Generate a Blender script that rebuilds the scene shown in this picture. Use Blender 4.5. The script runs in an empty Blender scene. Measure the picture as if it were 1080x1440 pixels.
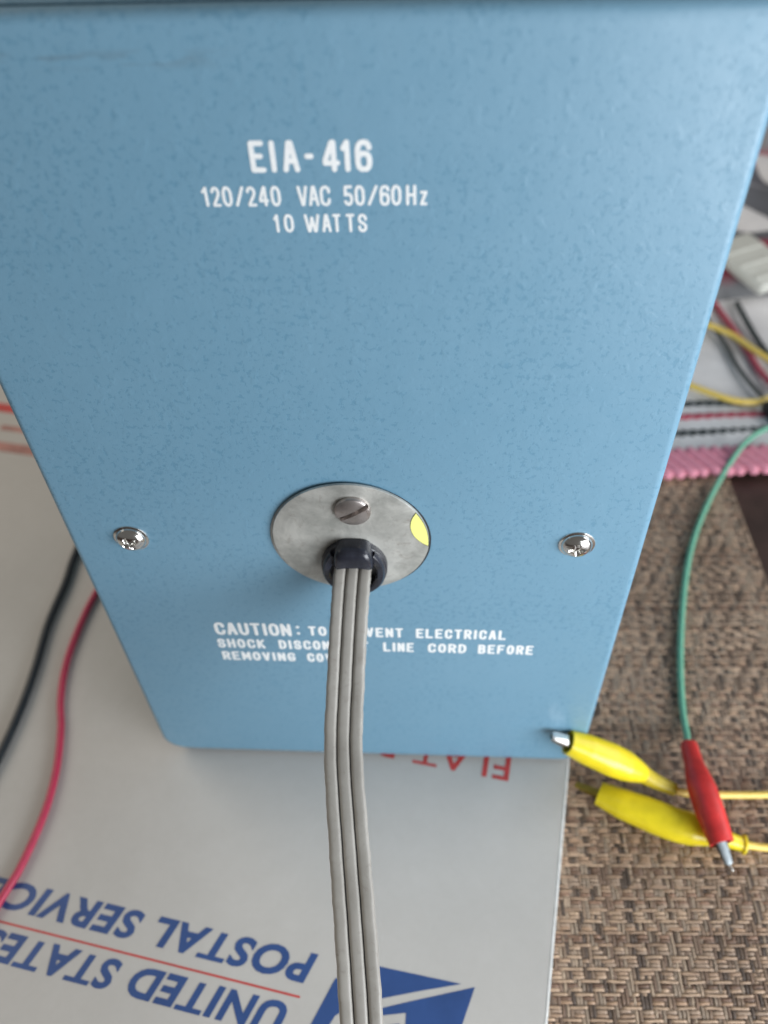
import bpy, bmesh, math, random
import numpy as np
from mathutils import Vector, Matrix
random.seed(7); rng = np.random.default_rng(7)
MM = 0.001
scn = bpy.context.scene
COL = scn.collection

# ------------------------------------------------------------------ camera
cam_d = bpy.data.cameras.new("camera"); cam = bpy.data.objects.new("camera", cam_d); COL.objects.link(cam)
CR = Vector((0.9982005, 0.0500671, -0.0330005)); CU = Vector((-0.0140950, 0.7308196, 0.6824251)); CF = Vector((-0.0582845, 0.6807319, -0.7302102))
CP = Vector((22.5666, -150.7924, 299.0689)) * MM
cam.matrix_world = Matrix(((CR.x, CU.x, -CF.x, CP.x), (CR.y, CU.y, -CF.y, CP.y), (CR.z, CU.z, -CF.z, CP.z), (0, 0, 0, 1)))
cam_d.sensor_fit = 'HORIZONTAL'; cam_d.sensor_width = 36.0; cam_d.lens = 36.0 * 1177.433 / 1080.0
cam_d.clip_start = 0.002; cam_d.clip_end = 50
cam_d.dof.use_dof = True; cam_d.dof.focus_distance = 0.205; cam_d.dof.aperture_fstop = 13.5
scn.camera = cam

# ------------------------------------------------------------------ light: dim room and a big low window at the front right
world = bpy.data.worlds.new("World"); scn.world = world; world.use_nodes = True
bg = world.node_tree.nodes["Background"]; bg.inputs[0].default_value = (1.0, 0.97, 0.93, 1); bg.inputs[1].default_value = 0.135

def area(name, loc, target, sx, sy, power, col):
    d = bpy.data.lights.new(name, 'AREA'); d.shape = 'RECTANGLE'; d.size = sx; d.size_y = sy; d.energy = power; d.color = col
    o = bpy.data.objects.new(name, d); COL.objects.link(o); o.location = loc
    o.rotation_euler = (Vector(target) - Vector(loc)).to_track_quat('-Z', 'Y').to_euler()
    return o
area("window_light", (0.41, -0.345, 0.14), (0.0, 0.0, 0.12), 0.40, 0.32, 4.9, (0.92, 0.96, 1.0))
area("right_fill_light", (1.0, 0.22, 0.62), (0.10, 0.25, 0.0), 0.9, 0.7, 6.0, (0.95, 0.97, 1.0))  # added fill to brighten the cloth and clutter behind, not a known window
area("left_fill_light", (-0.75, 0.30, 0.55), (-0.15, 0.05, 0.0), 0.6, 0.5, 4.2, (1.0, 0.90, 0.78))  # added warm fill for the left of the mailer, no source known there
scn.view_settings.view_transform = 'Standard'; scn.view_settings.look = 'None'; scn.view_settings.gamma = 1.0
scn.view_settings.exposure = 0.0

# ------------------------------------------------------------------ materials
def newmat(name):
    m = bpy.data.materials.new(name); m.use_nodes = True
    nt = m.node_tree; return m, nt, nt.nodes["Principled BSDF"]
def nd(nt, t, **kw):
    n = nt.nodes.new(t)
    for k, v in kw.items(): setattr(n, k, v)
    return n
def noise(nt, scale, detail=3, rough=.5, co=None, dist=0.0):
    n = nd(nt, 'ShaderNodeTexNoise'); n.inputs['Scale'].default_value = scale; n.inputs['Detail'].default_value = detail
    n.inputs['Roughness'].default_value = rough; n.inputs['Distortion'].default_value = dist
    if co is not None: nt.links.new(co, n.inputs['Vector'])
    return n
def ramp(nt, src, stops):
    r = nd(nt, 'ShaderNodeValToRGB'); e = r.color_ramp.elements
    e[0].position, e[0].color = stops[0][0], (*stops[0][1], 1); e[1].position, e[1].color = stops[-1][0], (*stops[-1][1], 1)
    for p, c in stops[1:-1]:
        q = e.new(p); q.color = (*c, 1)
    nt.links.new(src, r.inputs[0]); return r
def bump(nt, b, src, strength, dist, prev=None):
    n = nd(nt, 'ShaderNodeBump'); n.inputs['Strength'].default_value = strength; n.inputs['Distance'].default_value = dist
    nt.links.new(src, n.inputs['Height'])
    if prev is not None: nt.links.new(prev.outputs[0], n.inputs['Normal'])
    if b is not None: nt.links.new(n.outputs[0], b.inputs['Normal'])
    return n
def objco(nt, scale=None):
    t = nd(nt, 'ShaderNodeTexCoord'); o = t.outputs['Object']
    if scale:
        m = nd(nt, 'ShaderNodeMapping'); m.inputs['Scale'].default_value = scale; nt.links.new(o, m.inputs[0]); o = m.outputs[0]
    return o
def simple(name, col, rough=.5, metal=0., var=.12, nscale=300, bstr=.0, bscale=900, bdist=.0001, coat=0., spec=.5, sss=0.):
    m, nt, b = newmat(name); co = objco(nt)
    n = noise(nt, nscale, 4, .55, co)
    lo = tuple(max(0, c * (1 - var)) for c in col); hi = tuple(min(1, c * (1 + var)) for c in col)
    r = ramp(nt, n.outputs[0], [(.3, lo), (.7, hi)]); nt.links.new(r.outputs[0], b.inputs['Base Color'])
    b.inputs['Roughness'].default_value = rough; b.inputs['Metallic'].default_value = metal
    b.inputs['Coat Weight'].default_value = coat; b.inputs['Specular IOR Level'].default_value = spec
    if sss: b.inputs['Subsurface Weight'].default_value = sss; b.inputs['Subsurface Radius'].default_value = (.002, .0015, .001)
    if bstr: bump(nt, b, noise(nt, bscale, 3, .5, co).outputs[0], bstr, bdist)
    return m

def paint_mat():
    m, nt, b = newmat("blue_enamel"); co = objco(nt); L = nt.links
    big = noise(nt, 9, 2, .5, co)
    basec = ramp(nt, big.outputs[0], [(.3, (.150, .302, .418)), (.7, (.172, .328, .445))])
    # scattered pits, irregular in size and density
    sp = noise(nt, 640, 4, .68, co, .1); dens = noise(nt, 28, 3, .6, co)
    add = nd(nt, 'ShaderNodeMath', operation='MULTIPLY_ADD'); L.new(dens.outputs[0], add.inputs[0]); add.inputs[1].default_value = .26; L.new(sp.outputs[0], add.inputs[2])
    pits = ramp(nt, add.outputs[0], [(.675, (0, 0, 0)), (.735, (1, 1, 1))])
    mx = nd(nt, 'ShaderNodeMix', data_type='RGBA'); L.new(pits.outputs[0], mx.inputs[0])
    mx.inputs[0].default_value = 0
    sc = nd(nt, 'ShaderNodeMath', operation='MULTIPLY'); L.new(pits.outputs[0], sc.inputs[0]); sc.inputs[1].default_value = .34; L.new(sc.outputs[0], mx.inputs[0])
    L.new(basec.outputs[0], mx.inputs[6]); mx.inputs[7].default_value = (.06, .20, .31, 1)
    # a few brown scuffs just under the top bend
    sep = nd(nt, 'ShaderNodeSeparateXYZ'); L.new(co, sep.inputs[0])
    sz = nd(nt, 'ShaderNodeMapRange'); sz.inputs[1].default_value = .2470; sz.inputs[2].default_value = .2490; L.new(sep.outputs[2], sz.inputs[0])
    sz2 = nd(nt, 'ShaderNodeMapRange'); sz2.inputs[1].default_value = .2510; sz2.inputs[2].default_value = .2495; L.new(sep.outputs[2], sz2.inputs[0])
    scn_ = noise(nt, 1, 3, .6, objco(nt, (70, 160, 520)))
    scr = ramp(nt, scn_.outputs[0], [(.48, (0, 0, 0)), (.56, (1, 1, 1))])
    a = nd(nt, 'ShaderNodeMath', operation='MULTIPLY'); L.new(sz.outputs[0], a.inputs[0]); L.new(sz2.outputs[0], a.inputs[1])
    a2 = nd(nt, 'ShaderNodeMath', operation='MULTIPLY'); L.new(a.outputs[0], a2.inputs[0]); L.new(scr.outputs[0], a2.inputs[1])
    sx = nd(nt, 'ShaderNodeMapRange'); sx.inputs[1].default_value = -.008; sx.inputs[2].default_value = -.022; L.new(sep.outputs[0], sx.inputs[0])
    a2b = nd(nt, 'ShaderNodeMath', operation='MULTIPLY'); L.new(a2.outputs[0], a2b.inputs[0]); L.new(sx.outputs[0], a2b.inputs[1]); a2 = a2b
    a3 = nd(nt, 'ShaderNodeMath', operation='MULTIPLY'); L.new(a2.outputs[0], a3.inputs[0]); a3.inputs[1].default_value = .27
    m2 = nd(nt, 'ShaderNodeMix', data_type='RGBA'); L.new(a3.outputs[0], m2.inputs[0]); L.new(mx.outputs[2], m2.inputs[6]); m2.inputs[7].default_value = (.10, .11, .11, 1)
    # one or two tiny chips
    vo = nd(nt, 'ShaderNodeTexVoronoi'); vo.inputs['Scale'].default_value = 26; L.new(co, vo.inputs['Vector'])
    ch = ramp(nt, vo.outputs['Distance'], [(.012, (1, 1, 1)), (.022, (0, 0, 0))])
    m3 = nd(nt, 'ShaderNodeMix', data_type='RGBA'); L.new(ch.outputs[0], m3.inputs[0]); L.new(m2.outputs[2], m3.inputs[6]); m3.inputs[7].default_value = (.03, .07, .10, 1)
    L.new(m3.outputs[2], b.inputs['Base Color'])
    rr = ramp(nt, noise(nt, 120, 4, .6, co).outputs[0], [(.3, (.37,) * 3), (.7, (.52,) * 3)]); L.new(rr.outputs[0], b.inputs['Roughness'])
    b.inputs['Specular IOR Level'].default_value = .6
    b0 = bump(nt, None, ramp(nt, noise(nt, 300, 2, .5, co, .1).outputs[0], [(.58, (0, 0, 0)), (.70, (1, 1, 1))]).outputs[0], .22, .00013)
    b1 = bump(nt, None, noise(nt, 900, 3, .5, co, .1).outputs[0], .22, .00010, b0)
    b2 = bump(nt, None, noise(nt, 130, 2, .5, co).outputs[0], .25, .0004, b1)
    inv = nd(nt, 'ShaderNodeMath', operation='MULTIPLY'); L.new(pits.outputs[0], inv.inputs[0]); inv.inputs[1].default_value = -1
    bump(nt, b, inv.outputs[0], .3, .00005, b2)
    return m
PAINT = paint_mat()
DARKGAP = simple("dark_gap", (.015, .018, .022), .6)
INK = simple("white_silkscreen", (.86, .88, .88), .45, var=.05, nscale=900)
CHROME = simple("chrome", (.74, .73, .70), .16, 1.0, var=.06, nscale=500, bstr=.12, bscale=700)
def steel_mat(name, c0, c1, metal, rough):
    m, nt, b = newmat(name); co = objco(nt); L = nt.links
    n1 = noise(nt, 70, 6, .65, co, .4); r1 = ramp(nt, n1.outputs[0], [(.38, c0), (.5, tuple((a + b_) / 2 for a, b_ in zip(c0, c1))), (.60, c1)])
    n2 = noise(nt, 210, 5, .7, co, 1.2); rust = ramp(nt, n2.outputs[0], [(.56, (0, 0, 0)), (.72, (1, 1, 1))])
    s = nd(nt, 'ShaderNodeMath', operation='MULTIPLY'); L.new(rust.outputs[0], s.inputs[0]); s.inputs[1].default_value = .45
    mx = nd(nt, 'ShaderNodeMix', data_type='RGBA'); L.new(s.outputs[0], mx.inputs[0]); L.new(r1.outputs[0], mx.inputs[6]); mx.inputs[7].default_value = (.20, .15, .12, 1)
    L.new(mx.outputs[2], b.inputs['Base Color']); b.inputs['Metallic'].default_value = metal
    r2 = ramp(nt, n2.outputs[0], [(.3, (rough - .08,) * 3), (.7, (rough + .1,) * 3)]); L.new(r2.outputs[0], b.inputs['Roughness'])
    b1 = bump(nt, None, noise(nt, 1, 4, .6, objco(nt, (900, 900, 120))).outputs[0], .18, .00006)
    bump(nt, b, noise(nt, 500, 4, .6, co).outputs[0], .25, .00005, b1)
    return m
ZINC = steel_mat("dull_zinc", (.36, .365, .34), (.64, .64, .60), .45, .45)
SCREWSTEEL = steel_mat("worn_nickel", (.36, .33, .31), (.58, .53, .51), .85, .33)
BLACKPL = simple("black_nylon", (.022, .024, .034), .24, var=.3, bstr=.35, bscale=500, bdist=.0001)
def cord_mat():
    m, nt, b = newmat("grey_vinyl"); co = objco(nt); L = nt.links
    r = ramp(nt, noise(nt, 60, 4, .6, co).outputs[0], [(.3, (.27, .255, .23)), (.7, (.37, .355, .325))])
    st = ramp(nt, noise(nt, 420, 5, .7, co, .8).outputs[0], [(.54, (0, 0, 0)), (.74, (1, 1, 1))])
    s = nd(nt, 'ShaderNodeMath', operation='MULTIPLY'); L.new(st.outputs[0], s.inputs[0]); s.inputs[1].default_value = .4
    mx = nd(nt, 'ShaderNodeMix', data_type='RGBA'); L.new(s.outputs[0], mx.inputs[0]); L.new(r.outputs[0], mx.inputs[6]); mx.inputs[7].default_value = (.17, .145, .12, 1)
    L.new(mx.outputs[2], b.inputs['Base Color']); b.inputs['Roughness'].default_value = .42
    bump(nt, b, noise(nt, 700, 3, .5, co).outputs[0], .3, .00008); return m
CORD = cord_mat()
YLABEL = simple("fluorescent_yellow", (.97, .95, .30), .5, var=.03)
YELL = simple("yellow_vinyl", (.78, .63, .02), .30, var=.14, nscale=110, bstr=.4, bscale=160, bdist=.0003, sss=.0)
YTIP = simple("dull_brass", (.42, .30, .06), .45, .7)
REDV = simple("red_vinyl", (.60, .03, .028), .45, var=.2, nscale=140, bstr=.4, bscale=260, bdist=.0003)
GREENV = simple("green_vinyl", (.14, .40, .27), .40, var=.08)
YWIRE = simple("yellow_wire_vinyl", (.80, .58, .13), .35, var=.06)
BLACKW = simple("black_wire_vinyl", (.012, .017, .022), .42, var=.2)
REDW = simple("crimson_wire_vinyl", (.42, .03, .075), .42, var=.08)
CLIPMETAL = simple("clip_steel", (.72, .72, .70), .18, 1.0)
DARKMETAL = simple("dark_tip_steel", (.16, .18, .19), .35, .8)
def card_mat():
    m, nt, b = newmat("white_cardboard"); co = objco(nt); L = nt.links
    r = ramp(nt, noise(nt, 14, 5, .6, co).outputs[0], [(.3, (.505, .49, .465)), (.7, (.56, .545, .52))])
    st = ramp(nt, noise(nt, 240, 4, .7, co, .6).outputs[0], [(.3, (.96, .96, .955)), (.7, (1, 1, 1))])
    mx = nd(nt, 'ShaderNodeMix', data_type='RGBA', blend_type='MULTIPLY'); mx.inputs[0].default_value = 1
    L.new(r.outputs[0], mx.inputs[6]); L.new(st.outputs[0], mx.inputs[7]); L.new(mx.outputs[2], b.inputs['Base Color'])
    b.inputs['Roughness'].default_value = .85; b.inputs['Specular IOR Level'].default_value = .25
    b1 = bump(nt, None, noise(nt, 900, 3, .6, co).outputs[0], .12, .00006)
    bump(nt, b, noise(nt, 16, 3, .5, co).outputs[0], .35, .0016, b1); return m
CARD = card_mat()
NAVY = simple("navy_print", (.028, .075, .235), .5, var=.10, nscale=120)
PRED = simple("red_print", (.52, .055, .05), .5, var=.12, nscale=200)
WOOD = simple("dark_stained_wood", (.045, .025, .020), .4, var=.35, nscale=60)
BEIGE = simple("beige_plastic", (.60, .60, .54), .45, var=.05)
FUSE = simple("fuse_black", (.02, .02, .025), .4)
PINKC = simple("pink_yarn", (.66, .25, .32), .75, var=.18, nscale=500, bstr=.5, bscale=1400, bdist=.0003)
WHITEC = simple("white_cotton", (.72, .70, .69), .9, var=.07, nscale=90, bstr=.5, bscale=1300, bdist=.0003)
BLACKY = simple("charcoal_yarn", (.035, .045, .045), .9, var=.3, nscale=300)
REDY = simple("maroon_yarn", (.38, .07, .10), .9, var=.25, nscale=300)

# ------------------------------------------------------------------ builders
def link(name, me, mat=None, parent=None, smooth=False):
    o = bpy.data.objects.new(name, me); COL.objects.link(o)
    if mat is not None: me.materials.append(mat)
    if smooth:
        for p in me.polygons: p.use_smooth = True
    if parent is not None: o.parent = parent
    return o
def mesh(name, v, f):
    me = bpy.data.meshes.new(name); me.from_pydata([tuple(float(c) * MM for c in p) for p in v], [], f); me.update(); return me
def make(name, v, f, mat, parent=None, smooth=False, angle=None):
    o = link(name, mesh(name, v, f), mat, parent, smooth)
    if angle: o.data.set_sharp_from_angle(angle=math.radians(angle))
    return o
def thing(name, label, cat, loc=(0, 0, 0), group=None):
    o = bpy.data.objects.new(name, None); COL.objects.link(o); o.location = Vector(loc) * MM; o.empty_display_size = .01
    o["label"] = label; o["category"] = cat
    if group: o["group"] = group
    return o
def loft(rings, cap0=True, cap1=True):
    v = [p for r in rings for p in r]; n = len(rings[0]); f = []
    for i in range(len(rings) - 1):
        for j in range(n):
            k = (j + 1) % n; f.append((i * n + j, i * n + k, (i + 1) * n + k, (i + 1) * n + j))
    if cap0: f.append(tuple(range(n))[::-1])
    if cap1: f.append(tuple(range((len(rings) - 1) * n, len(rings) * n)))
    return v, f
def catmull(P, n=10):
    P = [Vector(p) for p in P]; Q = [P[0] * 2 - P[1]] + P + [P[-1] * 2 - P[-2]]; out = []
    for i in range(1, len(Q) - 2):
        a, b, c, d = Q[i - 1:i + 3]
        for k in range(n):
            t = k / n
            out.append(.5 * ((2 * b) + (-a + c) * t + (2 * a - 5 * b + 4 * c - d) * t * t + (-a + 3 * b - 3 * c + d) * t ** 3))
    out.append(P[-1]); return out
def sweep(path, section, side=None, up=(0, 0, 1)):
    """section(i, u) -> list of (s, n) offsets; side: fixed side direction hint"""
    rings = []; N = len(path)
    for i, p in enumerate(path):
        t = (path[min(i + 1, N - 1)] - path[max(i - 1, 0)]).normalized()
        if side is not None:
            s = Vector(side) - t * t.dot(Vector(side))
        else:
            s = t.cross(Vector(up))
        s.normalize(); n = s.cross(t).normalized()
        rings.append([p + s * a + n * b for a, b in section(i, i / (N - 1))])
    return loft(rings)
def circ(r, k=12, r2=None):
    r2 = r if r2 is None else r2
    return [(r * math.cos(2 * math.pi * j / k), r2 * math.sin(2 * math.pi * j / k)) for j in range(k)]
def wire(name, pts, r, mat, parent=None, k=12, n=10):
    path = catmull(pts, n); v, f = sweep(path, lambda i, u: circ(r, k))
    return make(name, v, f, mat, parent, True)
def rrect(x0, x1, z0, z1, r0, r1, k=8):
    """rounded rectangle in XZ; r0 bottom corner radius, r1 top"""
    out = []
    for cx, cz, r, a0 in ((x1 - r0, z0 + r0, r0, -90), (x1 - r1, z1 - r1, r1, 0), (x0 + r1, z1 - r1, r1, 90), (x0 + r0, z0 + r0, r0, 180)):
        for j in range(k + 1):
            a = math.radians(a0 + 90 * j / k); out.append((cx + r * math.cos(a), cz + r * math.sin(a)))
    return out
def rounded_front_box(name, x0, x1, z0, z1, r0, r1, rb, yf, yb, mat, parent, nb=6):
    rings = []
    for j in range(nb + 1):
        a = math.pi / 2 * j / nb; ins = rb * (1 - math.sin(a)); y = yf + rb * (1 - math.cos(a))
        rings.append([(x, y, z) for x, z in rrect(x0 + ins, x1 - ins, z0 + ins, z1 - ins, max(.6, r0 - ins), max(.6, r1 - ins))])
    rings.append([(x, yb, z) for x, z in rrect(x0, x1, z0, z1, r0, r1)])
    v, f = loft(rings); return make(name, v, f, mat, parent, True, 30)
def box(name, x0, x1, y0, y1, z0, z1, mat, parent, bev=.4):
    bm = bmesh.new(); bmesh.ops.create_cube(bm, size=1)
    for q in bm.verts: q.co = Vector(((x0 + x1) / 2 + q.co.x * (x1 - x0), (y0 + y1) / 2 + q.co.y * (y1 - y0), (z0 + z1) / 2 + q.co.z * (z1 - z0))) * MM
    if bev: bmesh.ops.bevel(bm, geom=bm.edges[:], offset=bev * MM, segments=3, affect='EDGES', profile=.5)
    me = bpy.data.meshes.new(name); bm.to_mesh(me); bm.free(); o = link(name, me, mat, parent, True); me.set_sharp_from_angle(angle=math.radians(35)); return o

# ------------------------------------------------------------------ table, placemat, cloth
MAT_Z, TAB_Z, CARD_Z = -8.0, -11.0, -1.5
v = [(-900, -700, TAB_Z), (900, -700, TAB_Z), (900, 1500, TAB_Z), (-900, 1500, TAB_Z)]
tab = make("table_top", v, [(0, 1, 2, 3)], WOOD); tab["kind"] = "structure"

mat_root = thing("placemat", "brown and beige woven vinyl placemat on the dark table right of the white mailer", "placemat", (0, 0, MAT_Z))
box("backing", 40, 179.5, -170, 205, -2.6, -1.1, simple("placemat_backing", (.035, .025, .02), .8), mat_root, .3).rotation_euler[2] = math.radians(0)
def weave():
    px, py = 1.22, 1.24; x0, x1, y0, y1 = 44.0, 180.6, -165.0, 186.0
    nx, ny = int((x1 - x0) / px), int((y1 - y0) / py)
    U = np.zeros((ny, nx), bool)                      # weft over warp
    for j in range(ny):
        band = j // 3
        for i in range(nx):
            if j % 3 == 0: over = ((i + 5 * band) % 7) > 1                # long light floats
            else: over = (((i + 2 * (band // 3)) // 3 + band) % 2) == 0
            U[j, i] = over
    U ^= rng.random((ny, nx)) < .055
    # short runs stay coherent
    V = []; F = []; Cc = []; WT = np.array((.76, .675, .60))
    tones_w = np.array([(.62, .50, .39), (.50, .39, .30), (.36, .25, .19), (.48, .40, .33), (.24, .165, .125), (.56, .42, .31)])
    tones_p = np.array([(.42, .37, .31), (.28, .21, .165), (.17, .13, .10), (.50, .43, .35), (.35, .28, .22), (.13, .105, .09)])
    def strand(cx, cy, top, along_x, w, tone):
        n = len(cx); base = len(V)
        for k in range(n):
            h = top[k]
            for s, dz in ((-1, -.22), (-.45, .0), (.45, .0), (1, -.22)):
                V.append((cx[k], cy[k] + s * w, h + dz) if along_x else (cx[k] + s * w, cy[k], h + dz)); Cc.append(tone[k])
        for k in range(n - 1):
            for s in range(3):
                a = base + k * 4 + s; F.append((a, a + 1, a + 5, a + 4) if not along_x else (a, a + 4, a + 5, a + 1))
    for j in range(ny):
        y = y0 + j * py + rng.normal(0, .05); t0 = tones_w[rng.integers(6)] if j % 3 else tones_w[rng.integers(2)]
        n = nx * 2; cx = x0 + np.arange(n) * px / 2; wob = np.interp(cx, np.linspace(x0, x1, 40), rng.normal(0, .10, 40))
        up = np.repeat(U[j], 2).astype(float); up = np.convolve(np.pad(up, 1, 'edge'), [.25, .5, .25], 'valid')
        tone = t0[None] * WT * np.interp(cx, np.linspace(x0, x1, 60), rng.uniform(.8, 1.15, 60))[:, None]
        strand(cx, y + wob, -.78 + .76 * up, True, .54 if j % 3 else .44, tone)
    for i in range(nx):
        x = x0 + i * px + px * .25 + rng.normal(0, .05); t0 = tones_p[rng.integers(6)]
        n = ny * 2; cy = y0 + np.arange(n) * py / 2; wob = np.interp(cy, np.linspace(y0, y1, 60), rng.normal(0, .10, 60))
        up = 1 - np.repeat(U[:, i], 2).astype(float); up = np.convolve(np.pad(up, 1, 'edge'), [.25, .5, .25], 'valid')
        tone = t0[None] * WT * np.interp(cy, np.linspace(y0, y1, 90), rng.uniform(.75, 1.15, 90))[:, None]
        strand(x + wob, cy, -.76 + .66 * up, False, .52, tone)
    me = mesh("woven_strands", V, F)
    ca = me.color_attributes.new("tone", 'FLOAT_COLOR', 'POINT'); arr = np.ones((len(V), 4), np.float32); arr[:, :3] = np.array(Cc); ca.data.foreach_set("color", arr.ravel())
    m, nt, b = newmat("woven_vinyl"); at = nd(nt, 'ShaderNodeVertexColor', layer_name="tone")
    co = objco(nt); r = ramp(nt, noise(nt, 35, 4, .6, co).outputs[0], [(.3, (.78, .74, .72)), (.7, (1.12, 1.10, 1.08))])
    mx = nd(nt, 'ShaderNodeMix', data_type='RGBA', blend_type='MULTIPLY'); mx.inputs[0].default_value = 1
    nt.links.new(at.outputs[0], mx.inputs[6]); nt.links.new(r.outputs[0], mx.inputs[7]); nt.links.new(mx.outputs[2], b.inputs['Base Color'])
    b.inputs['Roughness'].default_value = .5
    o = link("woven_strands", me, m, mat_root, True); o["kind"] = "stuff"; o.rotation_euler[2] = 0
    return o
weave()
mat_root.rotation_euler[2] = math.radians(2.0)

# ------------------------------------------------------------------ white postal mailer lying flat
MA = math.radians(-10.0)
mailer = thing("cardboard_mailer", "white flat cardboard postal mailer with blue and red printing under the blue instrument", "mailer")
def mw(u, w, z):   # mailer frame: u along the printed lines (to the right), w away from the viewer; origin on its right edge
    return (75.0 + u * math.cos(MA) - w * math.sin(MA) * 1.0, 1.0 + u * math.sin(MA) + w * math.cos(MA), z)
# right edge runs from (59.3,-87.4) to (74.9,0.9) and on
outline = [(0, -175), (0, 250), (-345, 250), (-345, -175)]
def mailer_body():
    v = []; f = []
    nx, ny = 40, 40
    for j in range(ny + 1):
        for i in range(nx + 1):
            u = -345 * (1 - i / nx); w = -175 + 425 * j / ny
            e = min(-u, 345 + u, w + 175, 250 - w); z = CARD_Z
            v.append(mw(u, w, z))
    for j in range(ny):
        for i in range(nx):
            a = j * (nx + 1) + i; f.append((a, a + 1, a + nx + 2, a + nx + 1))
    return make("mailer_panel", v, f, CARD, mailer, True)
mailer_body()
def slab(name, pts, z0, z1, mat, parent, bev=.25):
    bm = bmesh.new(); vs = [bm.verts.new((p[0] * MM, p[1] * MM, z0 * MM)) for p in pts]; fc = bm.faces.new(vs)
    if fc.normal.z > 0: pass
    r = bmesh.ops.extrude_face_region(bm, geom=[fc]); bmesh.ops.translate(bm, verts=[g for g in r['geom'] if isinstance(g, bmesh.types.BMVert)], vec=(0, 0, (z1 - z0) * MM))
    bmesh.ops.recalc_face_normals(bm, faces=bm.faces[:])
    if bev: bmesh.ops.bevel(bm, geom=[e for e in bm.edges if abs(e.verts[0].co.z - e.verts[1].co.z) < 1e-7 and e.verts[0].co.z > (z0 + z1) / 2 * MM], offset=bev * MM, segments=2, affect='EDGES')
    me = bpy.data.meshes.new(name); bm.to_mesh(me); bm.free(); return link(name, me, mat, parent)
slab("folded_rim", [mw(-.02, -175, 0)[:2], mw(1.0, -175, 0)[:2], mw(1.0, 250, 0)[:2], mw(-.02, 250, 0)[:2]], -6.6, CARD_Z + .05, simple("cut_card_edge", (.80, .80, .78), .7), mailer, .2)
slab("mailer_underside", [mw(-345, -175, 0)[:2], mw(-1.2, -175, 0)[:2], mw(-1.2, 250, 0)[:2], mw(-345, 250, 0)[:2]], -6.8, -3.2, CARD, mailer, 0)

def print_text(name, body, right, base, width, cap, shear, bold, mat):
    """upside-down print on the mailer; right/base = world x,y of the first letter's baseline corner"""
    cu = bpy.data.curves.new(name, 'FONT'); cu.body = body; cu.size = 1; cu.shear = shear; cu.offset = bold; cu.resolution_u = 4; cu.space_character = 1.10
    o = bpy.data.objects.new(name, cu); COL.objects.link(o)
    dg = bpy.context.evaluated_depsgraph_get(); me = bpy.data.meshes.new_from_object(o.evaluated_get(dg)); bpy.data.objects.remove(o)
    bmx = bmesh.new(); bmx.from_mesh(me); bmesh.ops.dissolve_degenerate(bmx, dist=1e-4, edges=bmx.edges[:]); bmesh.ops.recalc_face_normals(bmx, faces=bmx.faces[:]); bmx.to_mesh(me); bmx.free()
    co = np.empty(len(me.vertices) * 3, np.float32); me.vertices.foreach_get("co", co); co = co.reshape(-1, 3)
    x0, x1 = co[:, 0].min(), co[:, 0].max(); y1 = co[:, 1].max(); y0 = 0.0
    s = (co[:, 0] - x0) / (x1 - x0) * width; t = co[:, 1] / y1 * cap
    dx, dy = -math.cos(MA), -math.sin(MA)        # reading direction (to the left in the picture)
    ux, uy = -math.sin(-MA) * 1.0, -math.cos(MA)     # up of the letters points at the viewer
    ux, uy = math.sin(MA), -math.cos(MA)
    out = np.empty_like(co); out[:, 0] = (right + s * dx + t * ux) * MM; out[:, 1] = (base + s * dy + t * uy) * MM; out[:, 2] = (CARD_Z + .06) * MM
    par = list(range(len(co)))
    def find(i):
        while par[i] != i: par[i] = par[par[i]]; i = par[i]
        return i
    for e in me.edges:
        a, b_ = find(e.vertices[0]), find(e.vertices[1])
        if a != b_: par[a] = b_
    roots = {}
    for i in range(len(co)): out[i, 2] += .012 * (roots.setdefault(find(i), len(roots)) % 4) * MM
    # the letter T is redrawn as one clean outline (the bold font outline overlaps itself there)
    groups = {}
    for i in range(len(co)): groups.setdefault(find(i), []).append(i)
    un = co[:, 0] - shear * co[:, 1]
    order = sorted(groups.values(), key=lambda g: un[g].min())
    letters = [c for c in body if c != ' ']
    V = [tuple(p) for p in out]; F = [tuple(p.vertices) for p in me.polygons]
    if len(order) == len(letters):
        for c, g in zip(letters, order):
            if c != 'T': continue
            gs = set(g); F = [q for q in F if q[0] not in gs]
            a, b2 = un[g].min(), un[g].max(); m_ = (a + b2) / 2; hh = y1; tb = hh * (.165 if bold > .02 else .12); sw = hh * (.118 if bold > .02 else .07)
            poly = [(a, hh), (a, hh - tb), (m_ - sw, hh - tb), (m_ - sw, 0), (m_ + sw, 0), (m_ + sw, hh - tb), (b2, hh - tb), (b2, hh)]
            base0 = len(V)
            for px_, py_ in poly:
                s_ = (px_ + shear * py_ - x0) / (x1 - x0) * width; t_ = py_ / y1 * cap
                V.append(((right + s_ * dx + t_ * ux) * MM, (base + s_ * dy + t_ * uy) * MM, (CARD_Z + .06) * MM))
            F.append((base0, base0 + 1, base0 + 6, base0 + 7)); F.append((base0 + 2, base0 + 3, base0 + 4, base0 + 5))
    me2 = bpy.data.meshes.new(name); me2.from_pydata(V, [], F); me2.update()
    return link(name, me2, mat, mailer)
print_text("printed_text", "POSTAL SERVICE", -13.0, -71.0, 121.5, 9.0, .24, .036, NAVY)
print_text("printed_text", "UNITED STATES", -21.0, -85.6, 107.5, 9.0, .24, .036, NAVY)
print_text("printed_text", "FLAT RATE", 54.0, 1.6, 83.0, 10.0, .0, .012, PRED)
def band(u0, u1, w0, w1): return [mw(u0, w0, 0)[:2], mw(u1, w0, 0)[:2], mw(u1, w1, 0)[:2], mw(u0, w1, 0)[:2]]
PALERED = simple("faded_red_print", (.42, .20, .17), .5, var=.25, nscale=120)
def print_poly(name, pts, mat, dz=.06):
    return make(name, [(x, y, CARD_Z + dz) for x, y in pts], [tuple(range(len(pts)))], mat, mailer)
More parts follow.
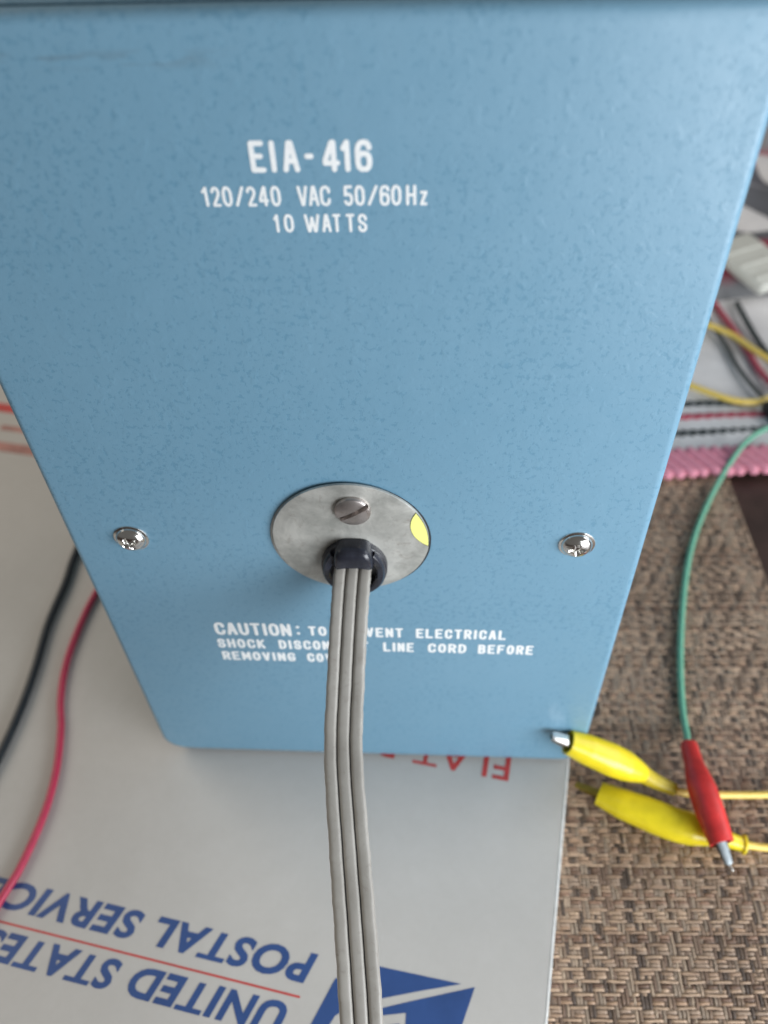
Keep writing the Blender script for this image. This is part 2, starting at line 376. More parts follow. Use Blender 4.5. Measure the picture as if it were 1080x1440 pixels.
print_poly("red_rule", [(-17.7, -82.9), (-17.7, -83.6), (-190, -53.4), (-190, -52.7)], PRED)
print_poly("red_rule", [(-330, 229), (-150, 197), (-150, 190), (-330, 222)], PRED)
for k in range(2): print_poly("red_rule", band(-330 + 9 * k, -258 - 16 * k, 117 + k * 16, 124 + k * 13), PALERED)
# blue emblem (upside down, mostly cut by the picture's lower edge)
print_poly("emblem_head", [(-7.0, -77.6), (0, -73.6), (6.9, -73.2), (33.9, -77.3), (20.0, -80.0), (8.1, -82.6), (0, -84.2), (-6.0, -88.0), (-14.0, -101.0), (-18.6, -101.2)], NAVY)
print_poly("emblem_body", [(38.2, -78.0), (29.0, -101.0), (16.0, -101.5), (16.3, -86.2), (9.2, -87.2), (2.0, -86.9), (16, -83.3)], NAVY)
print_poly("emblem_tail", [(14.4, -89.2), (14.2, -101.5), (-9.0, -101.5), (-2.0, -94.5), (4.0, -91.0)], NAVY)

# ------------------------------------------------------------------ blue instrument enclosure
inst = thing("instrument_enclosure", "light blue enamelled metal instrument case marked EIA-416 standing on the white mailer", "instrument")
rounded_front_box("rear_panel", -80, 80, 0.0, 256.6, 9, 5, 2.2, 0.0, 3.0, PAINT, inst)
rounded_front_box("body_seam", -78.6, 78.6, 1.4, 255.2, 8, 4, .6, 2.95, 9.0, DARKGAP, inst, 3)
rounded_front_box("body_cover", -80, 80, 0.0, 256.6, 9, 5, .5, 5.2, 300, PAINT, inst, 3)
for x in (-62, 62):
    for y in (20, 280): box("foot", x - 7, x + 7, y - 7, y + 7, CARD_Z, .4, BLACKPL, inst, .4)

# silk-screened lettering, drawn as strokes with slight thickness
G = {
 'A': [[(0, 0), (.42, 1), (.58, 1), (1, 0)], [(.2, .33), (.8, .33)]],
 'B': [[(0, 0), (0, 1), (.7, 1), (.95, .87), (.95, .65), (.7, .53), (0, .53)], [(.7, .53), (1, .4), (1, .13), (.75, 0), (0, 0)]],
 'C': [[(1, .72), (1, .84), (.8, 1), (.25, 1), (0, .8), (0, .2), (.25, 0), (.8, 0), (1, .16), (1, .28)]],
 'D': [[(0, 0), (0, 1), (.65, 1), (1, .75), (1, .25), (.65, 0), (0, 0)]],
 'E': [[(1, 1), (0, 1), (0, 0), (1, 0)], [(0, .52), (.82, .52)]],
 'F': [[(1, 1), (0, 1), (0, 0)], [(0, .52), (.82, .52)]],
 'G': [[(1, .75), (1, .84), (.8, 1), (.25, 1), (0, .8), (0, .2), (.25, 0), (.78, 0), (1, .16), (1, .45), (.55, .45)]],
 'H': [[(0, 0), (0, 1)], [(1, 0), (1, 1)], [(0, .52), (1, .52)]],
 'I': [[(.5, 0), (.5, 1)]],
 'K': [[(0, 0), (0, 1)], [(1, 1), (0, .42)], [(.3, .6), (1, 0)]],
 'L': [[(0, 1), (0, 0), (1, 0)]],
 'M': [[(0, 0), (0, 1), (.5, .3), (1, 1), (1, 0)]],
 'N': [[(0, 0), (0, 1), (1, 0), (1, 1)]],
 'O': [[(.3, 1), (.7, 1), (1, .78), (1, .22), (.7, 0), (.3, 0), (0, .22), (0, .78), (.3, 1)]],
 'P': [[(0, 0), (0, 1), (.7, 1), (1, .87), (1, .58), (.7, .45), (0, .45)]],
 'R': [[(0, 0), (0, 1), (.7, 1), (1, .87), (1, .6), (.7, .48), (0, .48)], [(.55, .48), (1, 0)]],
 'S': [[(1, .74), (.95, .88), (.7, 1), (.28, 1), (.03, .86), (.03, .66), (.25, .55), (.75, .45), (.98, .33), (.98, .13), (.72, 0), (.28, 0), (.03, .12), (0, .26)]],
 'T': [[(0, 1), (1, 1)], [(.5, 1), (.5, 0)]],
 'U': [[(0, 1), (0, .22), (.28, 0), (.72, 0), (1, .22), (1, 1)]],
 'V': [[(0, 1), (.44, 0), (.56, 0), (1, 1)]],
 'W': [[(0, 1), (.22, 0), (.3, 0), (.5, .85), (.7, 0), (.78, 0), (1, 1)]],
 '0': [[(.3, 1), (.7, 1), (1, .8), (1, .2), (.7, 0), (.3, 0), (0, .2), (0, .8), (.3, 1)]],
 '1': [[(0, .78), (.75, 1), (.75, 0)]],
 '2': [[(0, .78), (.12, .93), (.4, 1), (.75, .97), (1, .82), (1, .62), (.1, .06), (.1, 0), (1, 0)]],
 '4': [[(.72, 0), (.72, 1), (.6, 1), (0, .34), (0, .24), (1, .24)]],
 '5': [[(.92, 1), (.1, 1), (.04, .54), (.6, .6), (.95, .48), (1, .2), (.7, 0), (.3, 0), (0, .16)]],
 '6': [[(1, .80), (.93, .91), (.75, .99), (.55, 1), (.3, .98), (.1, .88), (0, .7), (0, .22), (.08, .08), (.28, 0), (.72, 0), (.92, .08), (1, .22), (1, .38), (.9, .52), (.7, .58), (.32, .58), (.1, .5), (0, .38)]],
 '-': [[(0, .5), (1, .5)]], '/': [[(0, 0), (1, 1)]], ':': [[(.5, .18), (.5, .20)], [(.5, .80), (.5, .82)]], '.': [[(.5, .02), (.5, .04)]],
 'z': [[(0, .66), (1, .66), (0, 0), (1, 0)]],
}
def strokes_mesh(name, items, zb, cap, w, parent):
    """items: (char, x0, x1); outer extents; w: stroke width"""
    V = []; F = []; lift = [0]; MOD = 34
    def capsule(a, b):
        h = .05 + .0018 * (lift[0] % MOD); lift[0] += 1
        d = Vector((b[0] - a[0], b[1] - a[1])); L = d.length
        if L < 1e-4: d = Vector((0, 1))
        else: d /= L
        n = Vector((-d.y, d.x)); r = w / 2; ring = []
        for c, a0 in ((b, -90), (a, 90)):
            for k in range(9):
                t = math.radians(a0 + 180 * k / 8); ring.append((c[0] + r * (d.x * math.cos(t) + n.x * math.sin(t)), c[1] + r * (d.y * math.cos(t) + n.y * math.sin(t))))
        m = len(ring); base = len(V)
        mid = ((a[0] + b[0]) / 2, (a[1] + b[1]) / 2)
        for x, z in ring: V.append((x, .02, z))
        for x, z in ring: V.append((x, -h, z))
        for k in range(m): F.append((base + k, base + m + k, base + m + (k + 1) % m, base + (k + 1) % m))
        F.append(tuple(base + m + k for k in range(m))[::-1])
    for ch, xa, xb in items:
        lift[0] = 0; g = G[ch]; xl, xr = xa + w / 2, xb - w / 2; zl, zh = zb + w / 2, zb + cap - w / 2
        if ch in 'I:.': xl = xr = (xa + xb) / 2
        for st in g:
            P = [(xl + (xr - xl) * x, zl + (zh - zl) * z) for x, z in st]
            if len(P) > 4 and ch in 'OC0SGUDPRB52':    # soften corners
                Q = [P[0]]
                for i in range(1, len(P) - 1):
                    a, b, c = P[i - 1], P[i], P[i + 1]
                    sharp = (ch in 'DPRB' and abs(b[0] - xl) < 1e-6) or (ch == '2' and i >= 6) or (ch == '5' and i <= 2)
                    if sharp: Q.append(b); continue
                    la = math.dist(a, b); lc = math.dist(b, c); e = min(la, lc) * .35
                    Q.append((b[0] + (a[0] - b[0]) * e / la, b[1] + (a[1] - b[1]) * e / la)); Q.append((b[0] + (c[0] - b[0]) * e / lc, b[1] + (c[1] - b[1]) * e / lc))
                Q.append(P[-1]); P = Q
            for a, b in zip(P[:-1], P[1:]): capsule(a, b)
    o = make(name, V, F, INK, parent); return o
def spread(word, x0, x1, ratio=.80):
    n = len(word); wid = [.45 if c in 'I1' else (1.12 if c in 'MW' else 1) for c in word]; gap = (1 - ratio) / ratio
    tot = sum(wid) + gap * (n - 1); u = (x1 - x0) / tot; out = []; x = x0
    for c, w_ in zip(word, wid): out.append((c, x, x + w_ * u)); x += (w_ + gap) * u
    return out
strokes_mesh("printed_text", [('E', -11.9, -9.1), ('I', -8.2, -7.0), ('A', -5.9, -2.8), ('-', -1.8, -.1), ('4', 1.5, 4.7), ('1', 4.9, 6.8), ('6', 7.5, 10.6)], 229.3, 5.9, .98, inst)
strokes_mesh("printed_text", [('1', -22.2, -20.9), ('2', -20.4, -18.7), ('0', -18.3, -16.4), ('/', -15.9, -14.0), ('2', -13.6, -11.8), ('4', -11.3, -9.4), ('0', -9.0, -7.1), ('V', -3.9, -1.9), ('A', -1.8, .2),
    ('C', .4, 2.4), ('5', 4.9, 6.7), ('0', 7.0, 8.9), ('/', 9.4, 11.4), ('6', 11.7, 13.6), ('0', 13.9, 15.8), ('H', 16.7, 18.6), ('z', 19.3, 20.7)], 222.7, 4.0, .56, inst)
strokes_mesh("printed_text", [('1', -9.1, -8.0), ('0', -7.1, -5.2), ('W', -3.1, -.1), ('A', .3, 2.1), ('T', 2.4, 4.0), ('T', 5.0, 6.7), ('S', 7.3, 9.1)], 217.3, 3.75, .56, inst)
strokes_mesh("printed_text", spread("CAUTION", -45.9, -21.5, .86) + [(':', -19.9, -18.7)], 78.9, 6.6, 1.12, inst)
strokes_mesh("printed_text", spread("TO", -16.1, -10.3) + spread("PREVENT", -7.2, 13.8) + spread("ELECTRICAL", 17.8, 45.8), 79.5, 5.0, .92, inst)
strokes_mesh("printed_text", spread("SHOCK", -46.4, -30.9) + spread("DISCONNECT", -26.4, 2.6) + spread("LINE", 7.3, 17.1) + spread("CORD", 21.6, 33.8) + spread("BEFORE", 37.5, 54.9), 71.6, 5.0, .92, inst)
strokes_mesh("printed_text", spread("REMOVING", -46.0, -21.8) + spread("COVER", -17.9, -3.5) + [('.', -2.4, -1.5)], 64.5, 4.9, .92, inst)

# voltage plate (round), lower plate, yellow window
def disc(name, cx, cz, r, yb, yf, mat, parent, bev=.3, k=96, tilt=None):
    rings = [[(cx + rr * math.cos(2 * math.pi * j / k), y, cz + rr * math.sin(2 * math.pi * j / k)) for j in range(k)] for rr, y in
             ((r, yb), (r, yf + bev), (r - bev * .3, yf + bev * .3), (r - bev, yf), (r * .5, yf), (.01, yf))]
    v, f = loft([x[::-1] for x in rings], True, True)
    if tilt: v = [(x, y + tilt * (x - cx) / r, z) for x, y, z in v]
    return make(name, v, f, mat, parent, True, 30)
DX, DZ, DR = .25, 127.2, 21.4
plate = disc("voltage_plate", DX, DZ, DR, -.62, -1.35, ZINC, inst, .3, 96, -.12)
disc("lower_plate", DX - .9, DZ - .8, DR - .1, .3, -.32, ZINC, inst, .15)
disc("plate_gap_shade", DX + .75, DZ - .75, DR - .2, .3, -.50, DARKGAP, inst, .1)  # dark disc standing in for the shade under the plate's lower right edge
def lens():
    R = 9.0; cx, cz = 25.6, 133.6; pts = []
    # arc of the cut circle inside the plate, then the plate's own rim
    d = math.hypot(cx - DX, cz - DZ); base = math.atan2(cz - DZ, cx - DX)
    a = (d * d + DR * DR - R * R) / (2 * d * DR); half = math.acos(a)
    k = 20
    rim = [(DX + (DR - .15) * math.cos(base + half * t), DZ + (DR - .15) * math.sin(base + half * t)) for t in np.linspace(-1, 1, k)]
    b = (d * d + R * R - DR * DR) / (2 * d * R); h2 = math.acos(b)
    arc = [(cx + R * math.cos(base + math.pi - h2 * t), cz + R * math.sin(base + math.pi - h2 * t)) for t in np.linspace(1, -1, k)][1:-1]
    return rim + arc
LP = lens()
def plate_y(x): return -1.35 - .12 * (x - DX) / DR
cxm, czm = sum(p[0] for p in LP) / len(LP), sum(p[1] for p in LP) / len(LP)
def lensring(s, dy): return [(cxm + (x - cxm) * s, plate_y(x) + dy, czm + (z - czm) * s) for x, z in LP]
v, f = loft([lensring(1.03, .05), lensring(1.03, -.03)], False, True); make("window_edge", v, f, simple("dark_olive_edge", (.05, .055, .02), .6), plate)
v, f = loft([lensring(.975, -.03), lensring(.975, -.11)], False, True); make("yellow_window", v, f, YLABEL, plate)

# machine screws as height fields
def head(name, cx, cz, r, ybase, hfun, mat, parent, nr=40, na=144):
    rings = []
    for rr in np.linspace(r, .01, nr): rings.append([(cx + rr * math.cos(2 * math.pi * j / na), ybase - hfun(rr * math.cos(2 * math.pi * j / na), rr * math.sin(2 * math.pi * j / na)), cz + rr * math.sin(2 * math.pi * j / na)) for j in range(na)][::-1])
    v, f = loft(rings, False, True); return make(name, v, f, mat, parent, True, 50)
def slotted(x, z):
    q = math.hypot(x, z) / 4.8; h = 1.0 + .95 * math.sqrt(max(0, 1 - q * q)) if q < .985 else (0 if q > .999 else .95)
    a = math.radians(33); d = -x * math.sin(a) + z * math.cos(a)
    if abs(d) < .62 and q < .9999: h = min(h, .55)
    return h
def phil(x, z, rot, r=4.3):
    q = min(1, math.hypot(x, z) / r); h = 2.5 * (1 - q ** 2.6) ** .55 if q < 1 else 0
    c, s = math.cos(rot), math.sin(rot); u, w = x * c + z * s, -x * s + z * c
    q2 = math.hypot(x, z); dep = 1.9 * (1 - q2 / 2.5)
    for p, o in ((u, w), (w, u)):
        hw = .50 - .06 * abs(p)
        if abs(p) < 2.3 and abs(o) < hw + .25:
            k = 1 if abs(o) < hw else (hw + .25 - abs(o)) / .25
            h -= max(0, dep * k) * .9; break
    if abs(u) < .95 and abs(w) < .95 and abs(u) + abs(w) < 1.35: h = min(h, 2.5 - 1.7 + .3 * q2)
    return max(0, h)
s1 = head("slotted_screw", 1.6, 139.6, 4.8, -1.4, slotted, SCREWSTEEL, inst, 60, 200)
for cx, cz, rt in ((-61.6, 125.2, .5), (61.6, 125.6, .15)):
    p = head("phillips_screw", cx, cz, 4.3, -.15, lambda x, z, rt=rt: phil(x, z, rt), CHROME, inst, 56, 180)
    disc("washer_rim", cx, cz, 5.0, .1, -.35, CHROME, p, .3, 48)

# strain relief bushing
bush = thing  # placeholder name not used
BX, BZ = .8, 117.3
def bushing():
    k = 64; rings = []
    for s, y in ((1, -.5), (1, -2.6), (.985, -3.1), (.93, -3.5), (.80, -3.6), (.76, -3.4), (.74, -2.2), (.4, -2.0), (.02, -2.0)):
        rings.append([(BX + 9.3 * s * math.cos(2 * math.pi * j / k), y, BZ + 11.3 * s * (1 if math.sin(2 * math.pi * j / k) < 0 else .94) * math.sin(2 * math.pi * j / k)) for j in range(k)][::-1])
    v, f = loft(rings); b = make("strain_relief", v, f, BLACKPL, inst, True, 35)
    # upper clamp block: arched top, glossy rounded nose
    rings = []
    for y, g in ((-1.5, 1), (-4.4, 1), (-5.6, .95), (-6.4, .84), (-6.8, .66), (-6.9, .3)):
        rr = []
        for j in range(25):
            t = math.pi * j / 24; rr.append((BX + .2 + 5.5 * (.35 + .65 * g) * math.copysign(abs(math.cos(t)) ** .55, math.cos(t)), y, 120.8 + (1 - g) * 1.4 + 7.4 * g * abs(math.sin(t)) ** .62))
        for j in range(1, 8): rr.append((BX + .2 + 5.5 * (.35 + .65 * g) * (-1 + 2 * j / 8), y, 120.8 + (1 - g) * 1.4 + .5 * math.sin(math.pi * j / 8)))
        rings.append(rr[::-1])
    v, f = loft(rings); make("clamp_block", v, f, BLACKPL, b, True, 50)
    for sx in (-1, 1):   # curved cheeks beside the cord
        rings = []
        for t in np.linspace(-62, 46, 16):
            a = math.radians(t); c = (BX + sx * 7.6 * math.cos(a), BZ + 9.4 * math.sin(a)); hgt = 4.9 - 1.4 * abs(math.sin(a))
            n = (sx * math.cos(a), math.sin(a)); rings.append([(c[0] + n[0] * q * 1.25, -3.1 - hgt * .45 * h, c[1] + n[1] * q * 1.25) for q, h in ((-1, -.4), (-1, .75), (-.6, 1), (.5, 1), (1, .6), (1, -.4))])
        v, f = loft(rings)
        if sx < 0: f = [q[::-1] for q in f]
        make("bushing_cheek", v, f, BLACKPL, b, True, 45)
bushing()
def unp(x, y, d):   # picture reading -> place, only used to list the cord's measured centre line below
    return None
cord_pts = [(.7, 1.5, 119.3), (.6, -3, 118.8), (.2, -8.5, 115.2), (-.2, -16, 109.5), (-.7, -28.0, 99.5), (-.6, -45.2, 89.9), (2.4, -68.2, 82.8), (4.9, -85.7, 77.6), (7.6, -106.6, 68.5), (10.5, -135, 50), (12, -175, 22), (12, -225, 6), (12, -330, 1.5)]
def cord_section(i, u):
    out = []; rx, rz, off = 1.74, 1.82, 3.50
    top = []; wob = 1 + .012 * math.sin(i * .9) + .010 * math.sin(i * 2.3 + 1)
    for c in (off, 0, -off):
        for t in np.linspace(14, 166, 15) if c == 0 else (np.linspace(-60, 166, 18) if c > 0 else np.linspace(14, 240, 18)):
            a = math.radians(t); top.append((c + rx * math.copysign(abs(math.cos(a)) ** .55, math.cos(a)), rz * (1 + .07 * max(0, -math.cos(a)) ** 2) * math.copysign(abs(math.sin(a)) ** .75, math.sin(a))))
    bot = [(-2.2, -1.75), (-1.65, -1.2), (-.8, -1.9), (.8, -1.9), (1.65, -1.2), (2.2, -1.75)]
    return [(a_ * wob, b_) for a_, b_ in top + bot]
path = catmull(cord_pts, 14); v, f = sweep(path, cord_section, side=(-1, -.0, .06))
make("power_cord", v, f, CORD, inst, True, 60)

# ------------------------------------------------------------------ test leads on the left
lead = lambda name, pts, r, mat, label, grp=None: (lambda o: (o.__setitem__("label", label), o.__setitem__("category", "wire"), o))(wire(name, pts, r, mat))
lead("test_lead", [(-130, 180, .4), (-144, 120, .4), (-146.4, 96.2, .4), (-145.8, 80, .3), (-146.4, 57.3, .2), (-144.5, 34, .2), (-144.0, 16.1, .2), (-145.1, -4.9, .2), (-149, -40, .2), (-152, -120, .2)], 1.75, BLACKW, "black insulated wire curving over the white mailer at the far left")
lead("test_lead", [(-112, 150, .3), (-124, 100, .2), (-130.4, 72.2, .1), (-132.2, 49.4, .1), (-131.5, 33.3, .1), (-128.6, 19.1, .1), (-124.6, 7.1, .1), (-120.9, -9.7, .1), (-119.8, -26.8, .1), (-121.8, -46.4, .1), (-125.5, -60, .1), (-135, -95, .1)], 1.45, REDW, "crimson insulated wire bending over the white mailer beside the case")

# ------------------------------------------------------------------ alligator clip leads on the right
def frame_at(path, i):
    N = len(path); t = (path[min(i + 1, N - 1)] - path[max(i - 1, 0)]).normalized(); s = t.cross(Vector((0, 0, 1))).normalized(); return t, s, s.cross(t).normalized()
def boot(name, pts, prof, mat, parent, n=10, k=28):
    """prof: list of (u, half width, half height) along the sleeve; open mouth at u=0 with an inner wall"""
    path = catmull(pts, n); N = len(path); P = np.array(prof)
    rings = []
    us = [i / (N - 1) for i in range(N)]
    def ring(i, u, sh=0.):
        w = np.interp(u, P[:, 0], P[:, 1]) - sh; h = np.interp(u, P[:, 0], P[:, 2]) - sh; t, s, nn = frame_at(path, i)
        return [path[i] + s * (w * math.copysign(abs(math.cos(a)) ** .85, math.cos(a))) + nn * (h * math.copysign(abs(math.sin(a)) ** .85, math.sin(a))) for a in (2 * math.pi * j / k for j in range(k))]
    inner = [ring(min(6, N - 1), us[6], .8), ring(1, us[1], .8), ring(0, us[0], .75)]
    rings = inner + [ring(0, us[0], .2)] + [ring(i, us[i]) for i in range(N)]
    v, f = loft(rings); return make(name, v, f, mat, parent, True, 60)
def jaws(path_a, path_b, w, parent, mat, gap=1.1):
    """two stamped toothed jaws from b (in the sleeve) to a (tip)"""
    A, B = Vector(path_a), Vector(path_b); t = (A - B).normalized(); s = t.cross(Vector((0, 0, 1))).normalized(); n = s.cross(t).normalized()
    if n.z < 0: n = -n
    L = (A - B).length
    for sg in (1, -1):
        rings = []
        for q in np.linspace(0, 1, 15):
            c = B + t * (L * q) + n * sg * (gap * (1 - q) + .28); ww = w * (1 - .35 * q ** 2) * (1 if q < .97 else .7); rise = w * .55 * (1 - .5 * q)
            tooth = .45 * abs(((q * 7) % 1) - .5) if q > .3 else 0
            rings.append([c - s * ww - n * sg * tooth, c - s * ww * .92 + n * sg * rise * .7, c - s * ww * .5 + n * sg * rise, c + s * ww * .5 + n * sg * rise, c + s * ww * .92 + n * sg * rise * .7, c + s * ww - n * sg * tooth,
                          c + s * ww * .75 - n * sg * tooth, c + s * ww * .4 + n * sg * rise * .65, c - s * ww * .4 + n * sg * rise * .65, c - s * ww * .75 - n * sg * tooth])
        v, f = loft(rings)
        make("jaw", v, f, mat, parent, True, 30)
GRP = None
c1 = thing("clip_lead", "yellow alligator clip lead whose steel jaw touches the lower right corner of the blue panel", "clip lead")
boot("sleeve", [(72.0, -3.6, 21.8), (79, -4.4, 18.2), (86.5, -5.4, 14.4), (94, -6.2, 10), (101.1, -7.3, 6.0)], [(0, 4.3, 4.0), (.25, 5.3, 5.0), (.55, 5.8, 5.4), (.75, 5.4, 5.0), (.9, 4.2, 4.0), (1, 3.2, 3.1)], YELL, c1)
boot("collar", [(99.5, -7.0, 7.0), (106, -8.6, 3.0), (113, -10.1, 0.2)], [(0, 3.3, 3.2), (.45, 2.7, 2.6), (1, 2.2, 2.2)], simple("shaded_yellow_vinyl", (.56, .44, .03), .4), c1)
jaws((65.9, -3.2, 24.9), (75.5, -3.9, 20.0), 2.5, c1, CLIPMETAL, .5)
wire("wire", [(110, -9.6, 1.2), (114.5, -10.3, -.8), (122, -10.2, -3.0), (134, -9.2, -4.6), (148.9, -8.1, -5.6), (175, -6, -6.0), (230, -8, -7.0)], 1.35, YWIRE, c1)
c2_ = thing("clip_lead", "yellow alligator clip lead lying on the woven placemat under the red clip", "clip lead")
boot("sleeve", [(85.6, -11.2, -2.3), (93, -14.8, -2.2), (100.5, -17.8, -2.2), (110.5, -21.8, -2.3), (119, -23.8, -2.7), (126, -25.4, -3.2)], [(0, 4.3, 3.6), (.2, 5.4, 4.6), (.5, 6.0, 5.3), (.75, 5.8, 5.0), (.92, 4.2, 4.0), (1, 3.2, 3.2)], YELL, c2_)
boot("collar", [(124.5, -25.0, -3.2), (130, -26.4, -4.0), (134.0, -27.2, -4.8), (135.6, -27.4, -5.0)], [(0, 3.3, 3.2), (.5, 2.6, 2.5), (.75, 2.6, 2.5), (.8, 3.3, 3.1), (1, 3.3, 3.1)], YELL, c2_)
jaws((77.8, -7.0, -4.6), (87.5, -12.4, -2.6), 1.6, c2_, YTIP, .5)
wire("wire", [(134, -27.2, -4.9), (138, -27.5, -5.6), (144, -27.7, -6.2), (160, -27, -6.4), (230, -30, -6.4)], 1.35, YWIRE, c2_)
c3 = thing("clip_lead", "red alligator clip lead with green wire lying across the lower yellow clip", "clip lead")
boot("sleeve", [(123.9, -31.6, 5.6), (122.9, -27.0, 6.4), (121.9, -21.5, 6.9), (121.2, -15.5, 6.7), (120.8, -10, 5.9), (120.9, -4.6, 4.2), (121.4, 2.0, 1.6), (122.0, 8.4, -1.1)], [(0, 4.1, 4.0), (.08, 4.3, 4.2), (.3, 4.9, 4.7), (.5, 5.0, 4.7), (.68, 4.2, 4.0), (.8, 3.4, 3.3), (1, 3.1, 3.1)], REDV, c3)
jaws((126.2, -37.2, 1.6), (123.3, -29.5, 5.4), 2.0, c3, DARKMETAL, .3)
wire("glint_tip", [(126.0, -36.6, 1.9), (126.6, -38.2, 1.2), (127.2, -39.2, 1.0)], .38, CLIPMETAL, c3, 8, 4)
wire("wire", [(121.5, 3, 1.2), (122.0, 9.5, -1.8), (123.2, 14.6, -4.6), (124.3, 26.5, -6.3), (126.6, 43.2, -6.4), (130, 61.1, -6.4), (134.5, 80.2, -6.4), (140.3, 100.8, -6.4), (148.6, 123, -6.4), (160.6, 146.9, -6.0), (172.5, 166, -3.0), (184, 180, 1.6), (198, 191, 1.6), (222, 203, 1.2), (260, 225, 0)], 1.35, GREENV, c3)

# ------------------------------------------------------------------ striped cloth with pink corded hem behind
cloth = thing("striped_cloth", "white cotton cloth with pink corded hem and red and black stitched lines", "cloth")
CZ = -6.2
def cl(s, t, z=CZ):   # cloth frame: s along hem, t away
    a = math.radians(4.6); return (s * math.cos(a) - t * math.sin(a), s * math.sin(a) + t * math.cos(a), z)
nx, ny = 46, 60; v = []; f = []
for j in range(ny + 1):
    for i in range(nx + 1):
        s = 100 + 260 * i / nx; t = 152 + 430 * j / ny
        z = CZ + .7 * math.sin(s * .06 + t * .045) + .5 * math.sin(t * .11 - s * .03) + (9 * (1 - math.exp(-((t - 300) / 60) ** 2)) if t > 300 else 0) * (.6 + .4 * math.sin(s * .07 + t * .05))
        v.append(cl(s, t, z - .9 if t > 160 else CZ - 1.6))
for j in range(ny):
    for i in range(nx): a = j * (nx + 1) + i; f.append((a, a + 1, a + nx + 2, a + nx + 1))
make("cloth_sheet", v, f, WHITEC, cloth, True)
def capsule_path(p0, p1, r, k=12, m=8, bow=0.):
    A, B = Vector(p0), Vector(p1); path = [A.lerp(B, q) + Vector((0, 0, bow * math.sin(math.pi * q))) for q in (1 - np.cos(np.linspace(0, math.pi, 2 * m + 1))) / 2]
    L = (B - A).length; N = len(path)
    def sec(i, u):
        d = min((path[i] - A).length, (path[i] - B).length); rr = r * math.sqrt(max(.02, 1 - max(0, 1 - d / r) ** 2)); return circ(rr, k, rr * .85)
    return sweep(path, sec)
v, f = capsule_path((0, 0, 0), (12.5, -20.5, 0), 3.0, 12, 7)
cme = mesh("twisted_cord", v, f); cme.materials.append(PINKC)
for p in cme.polygons: p.use_smooth = True
for i in range(22):
    o = bpy.data.objects.new("twisted_cord", cme); COL.objects.link(o); o.parent = cloth
    x, y, z = cl(112 + i * 6.3, 168.0, CZ + 1.4); o.location = (x * MM, y * MM, z * MM); o.rotation_euler[2] = math.radians(4.6 + random.uniform(-1, 1)); o.scale = (random.uniform(.94, 1.05), random.uniform(.97, 1.02), 1)
def stitch_line(name, pts, mat, pitch, r, parent, ang=.5, ln=1.5):
    """one line of slanted stitches as a single real mesh"""
    path = catmull(pts, 30); V = []; F = []; acc = 0
    for a, b in zip(path[:-1], path[1:]):
        d = b - a; L = d.length; d = d / L if L else d; q = -acc
        while q + pitch <= L:
            q += pitch; c = a + d * q; n = Vector((-d.y, d.x, 0)); e = (d * math.cos(ang) - n * math.sin(ang)) * pitch * ln * .5
            vv, ff = capsule_path(c - e, c + e, r, 6, 3); o0 = len(V); V += vv; F += [tuple(o0 + x for x in g) for g in ff]
        acc = L - q if L > q else 0
    return make(name, V, F, mat, parent, True)
stitch_line("black_stitching", [cl(120, 182.5, CZ - .1), cl(175, 181.8, CZ - .1), cl(240, 182.5, CZ)], BLACKY, 5.4, 1.25, cloth)
stitch_line("red_stitching", [cl(120, 195.5, CZ - .1), cl(218, 194.5, CZ - .1)], REDY, 6.0, 1.6, cloth, .35)
stitch_line("black_stitching", [cl(120, 206.5, CZ + .1), cl(200, 205.0, CZ + .1), cl(207, 203.0, CZ + .1)], BLACKY, 5.8, 1.3, cloth, .35)
stitch_line("black_stitching", [(186, 320, -5), (194.9, 278.2, -4.8), (197.7, 253.7, -5), (201.5, 236, -5), (206, 222, -5)], BLACKY, 4.6, 1.35, cloth, .3)
stitch_line("red_stitching", [(197, 322, -4.3), (205.4, 278.2, -4.6), (209, 250.4, -5), (214, 232, -5)], REDY, 5.2, 2.1, cloth, .3)
stitch_line("black_stitching", [(211, 318, -3), (214.6, 278.2, -3.6), (219.5, 260, -4.5), (230, 236, -5)], BLACKY, 5, 1.9, cloth, .3)
# second striped cloth, bunched up further back
m, nt, b = newmat("bunched_stripes"); tc = nd(nt, 'ShaderNodeTexCoord'); sp_ = nd(nt, 'ShaderNodeSeparateXYZ'); nt.links.new(tc.outputs['UV'], sp_.inputs[0])
r = ramp(nt, sp_.outputs[0], [(0, (.24, .24, .25)), (.06, (.24, .24, .25)), (.10, (.30, .03, .06)), (.16, (.30, .03, .06)), (.18, (.12, .125, .14)), (.40, (.12, .125, .14)), (.43, (.26, .26, .28)), (.47, (.10, .10, .115)), (.56, (.10, .10, .115)), (.60, (.40, .055, .09)), (.68, (.40, .055, .09)), (.72, (.24, .23, .23)), (.79, (.24, .23, .23)), (.81, (.02, .04, .09)), (.87, (.02, .04, .09)), (.90, (.62, .61, .6)), (1, (.62, .61, .6))])
nt.links.new(r.outputs[0], b.inputs['Base Color']); b.inputs['Roughness'].default_value = .9
co = objco(nt); bump(nt, b, noise(nt, 900, 3, .5, co).outputs[0], .5, .0003)
nx, ny = 70, 60; v = []; f = []; uv = []
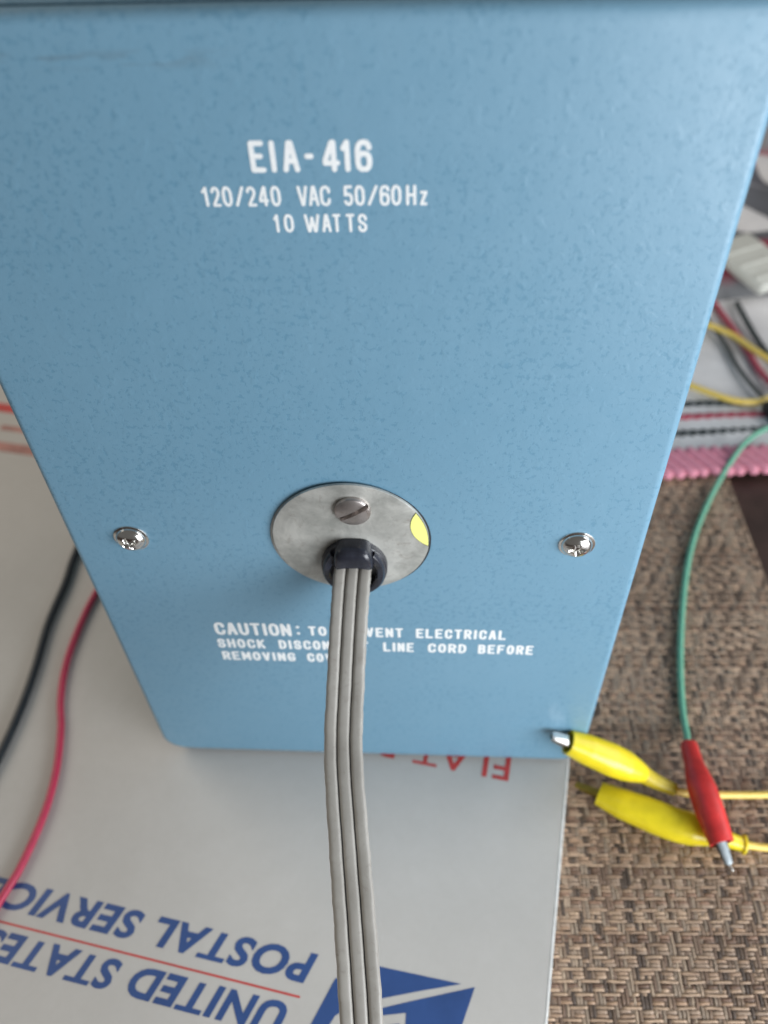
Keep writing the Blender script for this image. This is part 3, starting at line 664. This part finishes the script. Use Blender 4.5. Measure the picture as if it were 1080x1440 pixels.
for j in range(ny + 1):
    for i in range(nx + 1):
        p, q = i / nx, j / ny
        x = 195 + 150 * q + 8 * math.sin(p * 9); y = 318 + 330 * p + 10 * math.sin(q * 6 + p * 3)
        e = min(p, 1 - p) * 8; z = -6 + min(1, e) * (9 + 5 * math.sin(q * 7 + p * 11) + 3.5 * math.sin(q * 13 - p * 17) + 2 * math.sin(p * 31 + q * 5))
        v.append((x, y, z)); uv.append((p + .035 * math.sin(q * 9 + p * 4) + .012 * math.sin(q * 23), q))
for j in range(ny):
    for i in range(nx): a = j * (nx + 1) + i; f.append((a, a + 1, a + nx + 2, a + nx + 1))
o = make("bunched_cloth", v, f, m, None, True); o["label"] = "bunched grey red and white striped cloth at the far right edge behind the case"; o["category"] = "cloth"
ul = o.data.uv_layers.new(name="UVMap")
for lp in o.data.loops: ul.data[lp.index].uv = uv[lp.vertex_index]
# beige block lying on the cloth
blk = thing("plastic_block", "beige ribbed plastic block lying on the striped cloth behind the case", "plastic block", (226, 345, 6))
box("block_body", -17, 17, -26, 26, -2.5, 5.0, BEIGE, blk, 2.2)
for k in range(3): box("rib", -15.5, 15.5, -19 + 14 * k, -15 + 14 * k, 4.2, 5.5, BEIGE, blk, .5)
blk.rotation_euler = (math.radians(4), 0, math.radians(28))
lead("yellow_lead", [(130, 262, -3.8), (150, 244, -3.8), (163.3, 235.0, -3.4), (177, 225.2, -3.4), (189, 218.9, -3.4), (199.5, 218.0, -3.4), (208, 221.8, -3.4), (225, 232, -3.4), (260, 246, -3.4)], 1.75, YWIRE, "yellow wire in front lying across the white cloth near its stitched lines")
lead("yellow_lead", [(165, 312, -1.5), (186.7, 290.7, -1.8), (192.5, 286, -1.8), (201, 277.5, -1.8), (208.5, 265.5, -2), (215.8, 255.8, -2.4), (226, 246, -3), (255, 228, -3.4)], 1.75, YWIRE, "yellow wire further back crossing the diagonal stitched lines of the cloth")
cn = thing("wire_connector", "small black plastic connector on the cloth at the right edge near the yellow wire", "connector", (205.5, 208, -2))
box("connector_body", -3, 5, -9, 7, -3.4, 2.6, FUSE, cn, .9); box("connector_nose", -1.5, 3.5, -12.5, -8.8, -2.6, 1.6, FUSE, cn, .6)
cn.rotation_euler[2] = math.radians(12)
